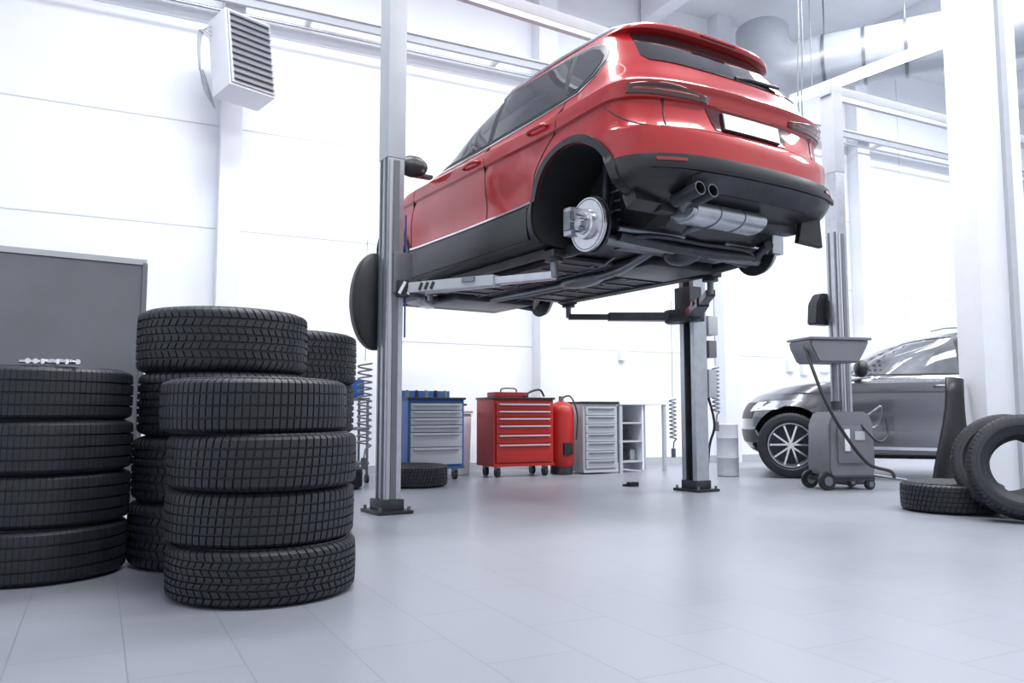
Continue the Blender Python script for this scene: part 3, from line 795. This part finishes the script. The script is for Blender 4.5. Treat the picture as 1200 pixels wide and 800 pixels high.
box('blue_case', (.1, 0, .96), (.22, .2, .18), M_blue, e, bev=.02)
box('can', (-.12, .02, .64), (.12, .12, .16), M_steel, e, bev=.02)
e = empty('rubber_pad', (1.17, 7.95, 0), .4)
box('block', (0, 0, .022), (.10, .07, .044), M_black, e, bev=.008)
box('chip', (-.07, .03, .012), (.04, .03, .024), M_black, e, bev=.004)

# ------------------------------------------------------------------ oil drainer
e = empty('oil_drainer', (3.10, 7.72, 0), R(12))
prism('tank', [(-.22, .12), (.22, .12), (.25, .2), (.24, .62), (.18, .72), (-.16, .72), (-.22, .62), (-.24, .2)], .36, M_grey, e, (0, .18, 0), (R(90), 0, 0), bev=.02)
box('front_panel', (0, -.19, .42), (.30, .02, .34), M_grey, e, bev=.01)
box('gauge', (-.06, -.205, .46), (.05, .01, .2), M_white, e)
box('label', (.07, -.205, .50), (.10, .01, .08), M_lgrey, e)
for i, (x, y, r) in enumerate([(-.24, -.14, .085), (-.24, .14, .085), (.2, -.14, .05), (.2, .14, .05)]):
    cyl('wheel_%d' % i, (x, y, r), r, .045, M_black, e, rot=(R(90), 0, 0), seg=28, bev=.008)
    cyl('wheel_hub_%d' % i, (x, y-.02, r), r*.5, .02, M_steel, e, rot=(R(90), 0, 0), seg=20)
box('chassis', (0, 0, .10), (.5, .3, .04), M_dsteel, e)
tube('pole', [(0, .05, .7), (0, .05, 1.2)], .028, M_steel, e)
cyl('collar', (0, .05, .78), .045, .08, M_dsteel, e)
prism('basin', [(-.22, 0), (.2, 0), (.30, .16), (.32, .22), (-.30, .22), (-.30, .16)], .38, M_grey, e, (-.06, .24, 1.18), (R(90), 0, 0), bev=.015)
box('basin_rim', (-.05, .05, 1.405), (.64, .42, .025), M_grey, e, bev=.008)
tube('handle', smoothpts([(.18, -.12, .66), (.3, -.13, .74), (.36, -.13, .76), (.34, -.1, .60), (.26, -.1, .56)], 6), .012, M_steel, e)
tube('hose', smoothpts([(-.34, 0, 1.36), (-.33, -.12, 1.1), (-.27, -.22, .8), (-.12, -.27, .5), (.08, -.30, .25), (.3, -.3, .18), (.38, -.25, .12)], 8), .016, M_hose, e)
tube('hose2', smoothpts([(.1, -.19, .6), (.2, -.28, .45), (.33, -.25, .5), (.36, -.2, .66)], 8), .012, M_hose, e)
tube('lance', [(.2, -.05, .14), (.75, -.3, .05)], .014, M_steel, e)

bm = bmesh.new(); G = []
for i in range(13):
    a = R(-55+i*110/12); row = []
    for j in range(9):
        z = j/8
        wdt = .20-.09*z+.02*math.sin(z*6)
        row.append(bm.verts.new((wdt*math.sin(a), -.12*math.cos(a)-.03*math.sin(z*3), z*.98)))
    G.append(row)
for i in range(12):
    for j in range(8): bm.faces.new((G[i][j], G[i+1][j], G[i+1][j+1], G[i][j+1]))
o = finish('fender_liner', bm, M_black, None, (3.42, 6.52, .01), (R(-3), R(8), R(10)), 40)
md = o.modifiers.new('s', 'SOLIDIFY'); md.thickness = .012
for i, (x, y) in enumerate([(3.3, 8.9), (3.15, 8.6)]):
    tube('hanging_cable' if i == 0 else 'hanging_cable.001', smoothpts([(x, y, 6.6), (x+.01, y, 5), (x-.02, y, 4.2), (x+.02, y, 3.4-i*.4)], 6), .008, M_grey, k=6)

# ------------------------------------------------------------------ lights
def area(name, loc, size, sy, power, rot=(0, 0, 0), col=(.96, .98, 1)):
    l = bpy.data.lights.new(name, 'AREA'); l.shape = 'RECTANGLE'; l.size = size; l.size_y = sy; l.energy = power; l.color = col
    o = bpy.data.objects.new(name, l); o.location = loc; o.rotation_euler = rot; link(o); return o
for i, (u, v, pw) in enumerate([(1.3, 1.5, 185), (1.3, 5.8, 210), (5, 1.5, 185), (5, 5.8, 185), (8.7, 1.5, 185), (8.7, 5.8, 230), (12.4, 5.8, 260), (12.4, 1.5, 200)]):
    area('ceiling_lamp_%d' % i, RW(u, v, ZC-.4), 2.6, 1.2, pw, (0, 0, PHI))
w = bpy.data.worlds.new('world'); SC.world = w; w.use_nodes = True
bg = w.node_tree.nodes['Background']; bg.inputs[0].default_value = (.90, .94, 1, 1); bg.inputs[1].default_value = .8
SC.view_settings.view_transform = 'Standard'
SC.view_settings.look = 'None'
SC.view_settings.exposure = 0.2

cam = bpy.data.cameras.new('camera'); cam.lens = 28.5; cam.sensor_width = 36; cam.clip_end = 100
co = bpy.data.objects.new('camera', cam); co.location = (0, 0, .7); co.rotation_euler = (R(95.1), 0, 0)
link(co); SC.camera = co
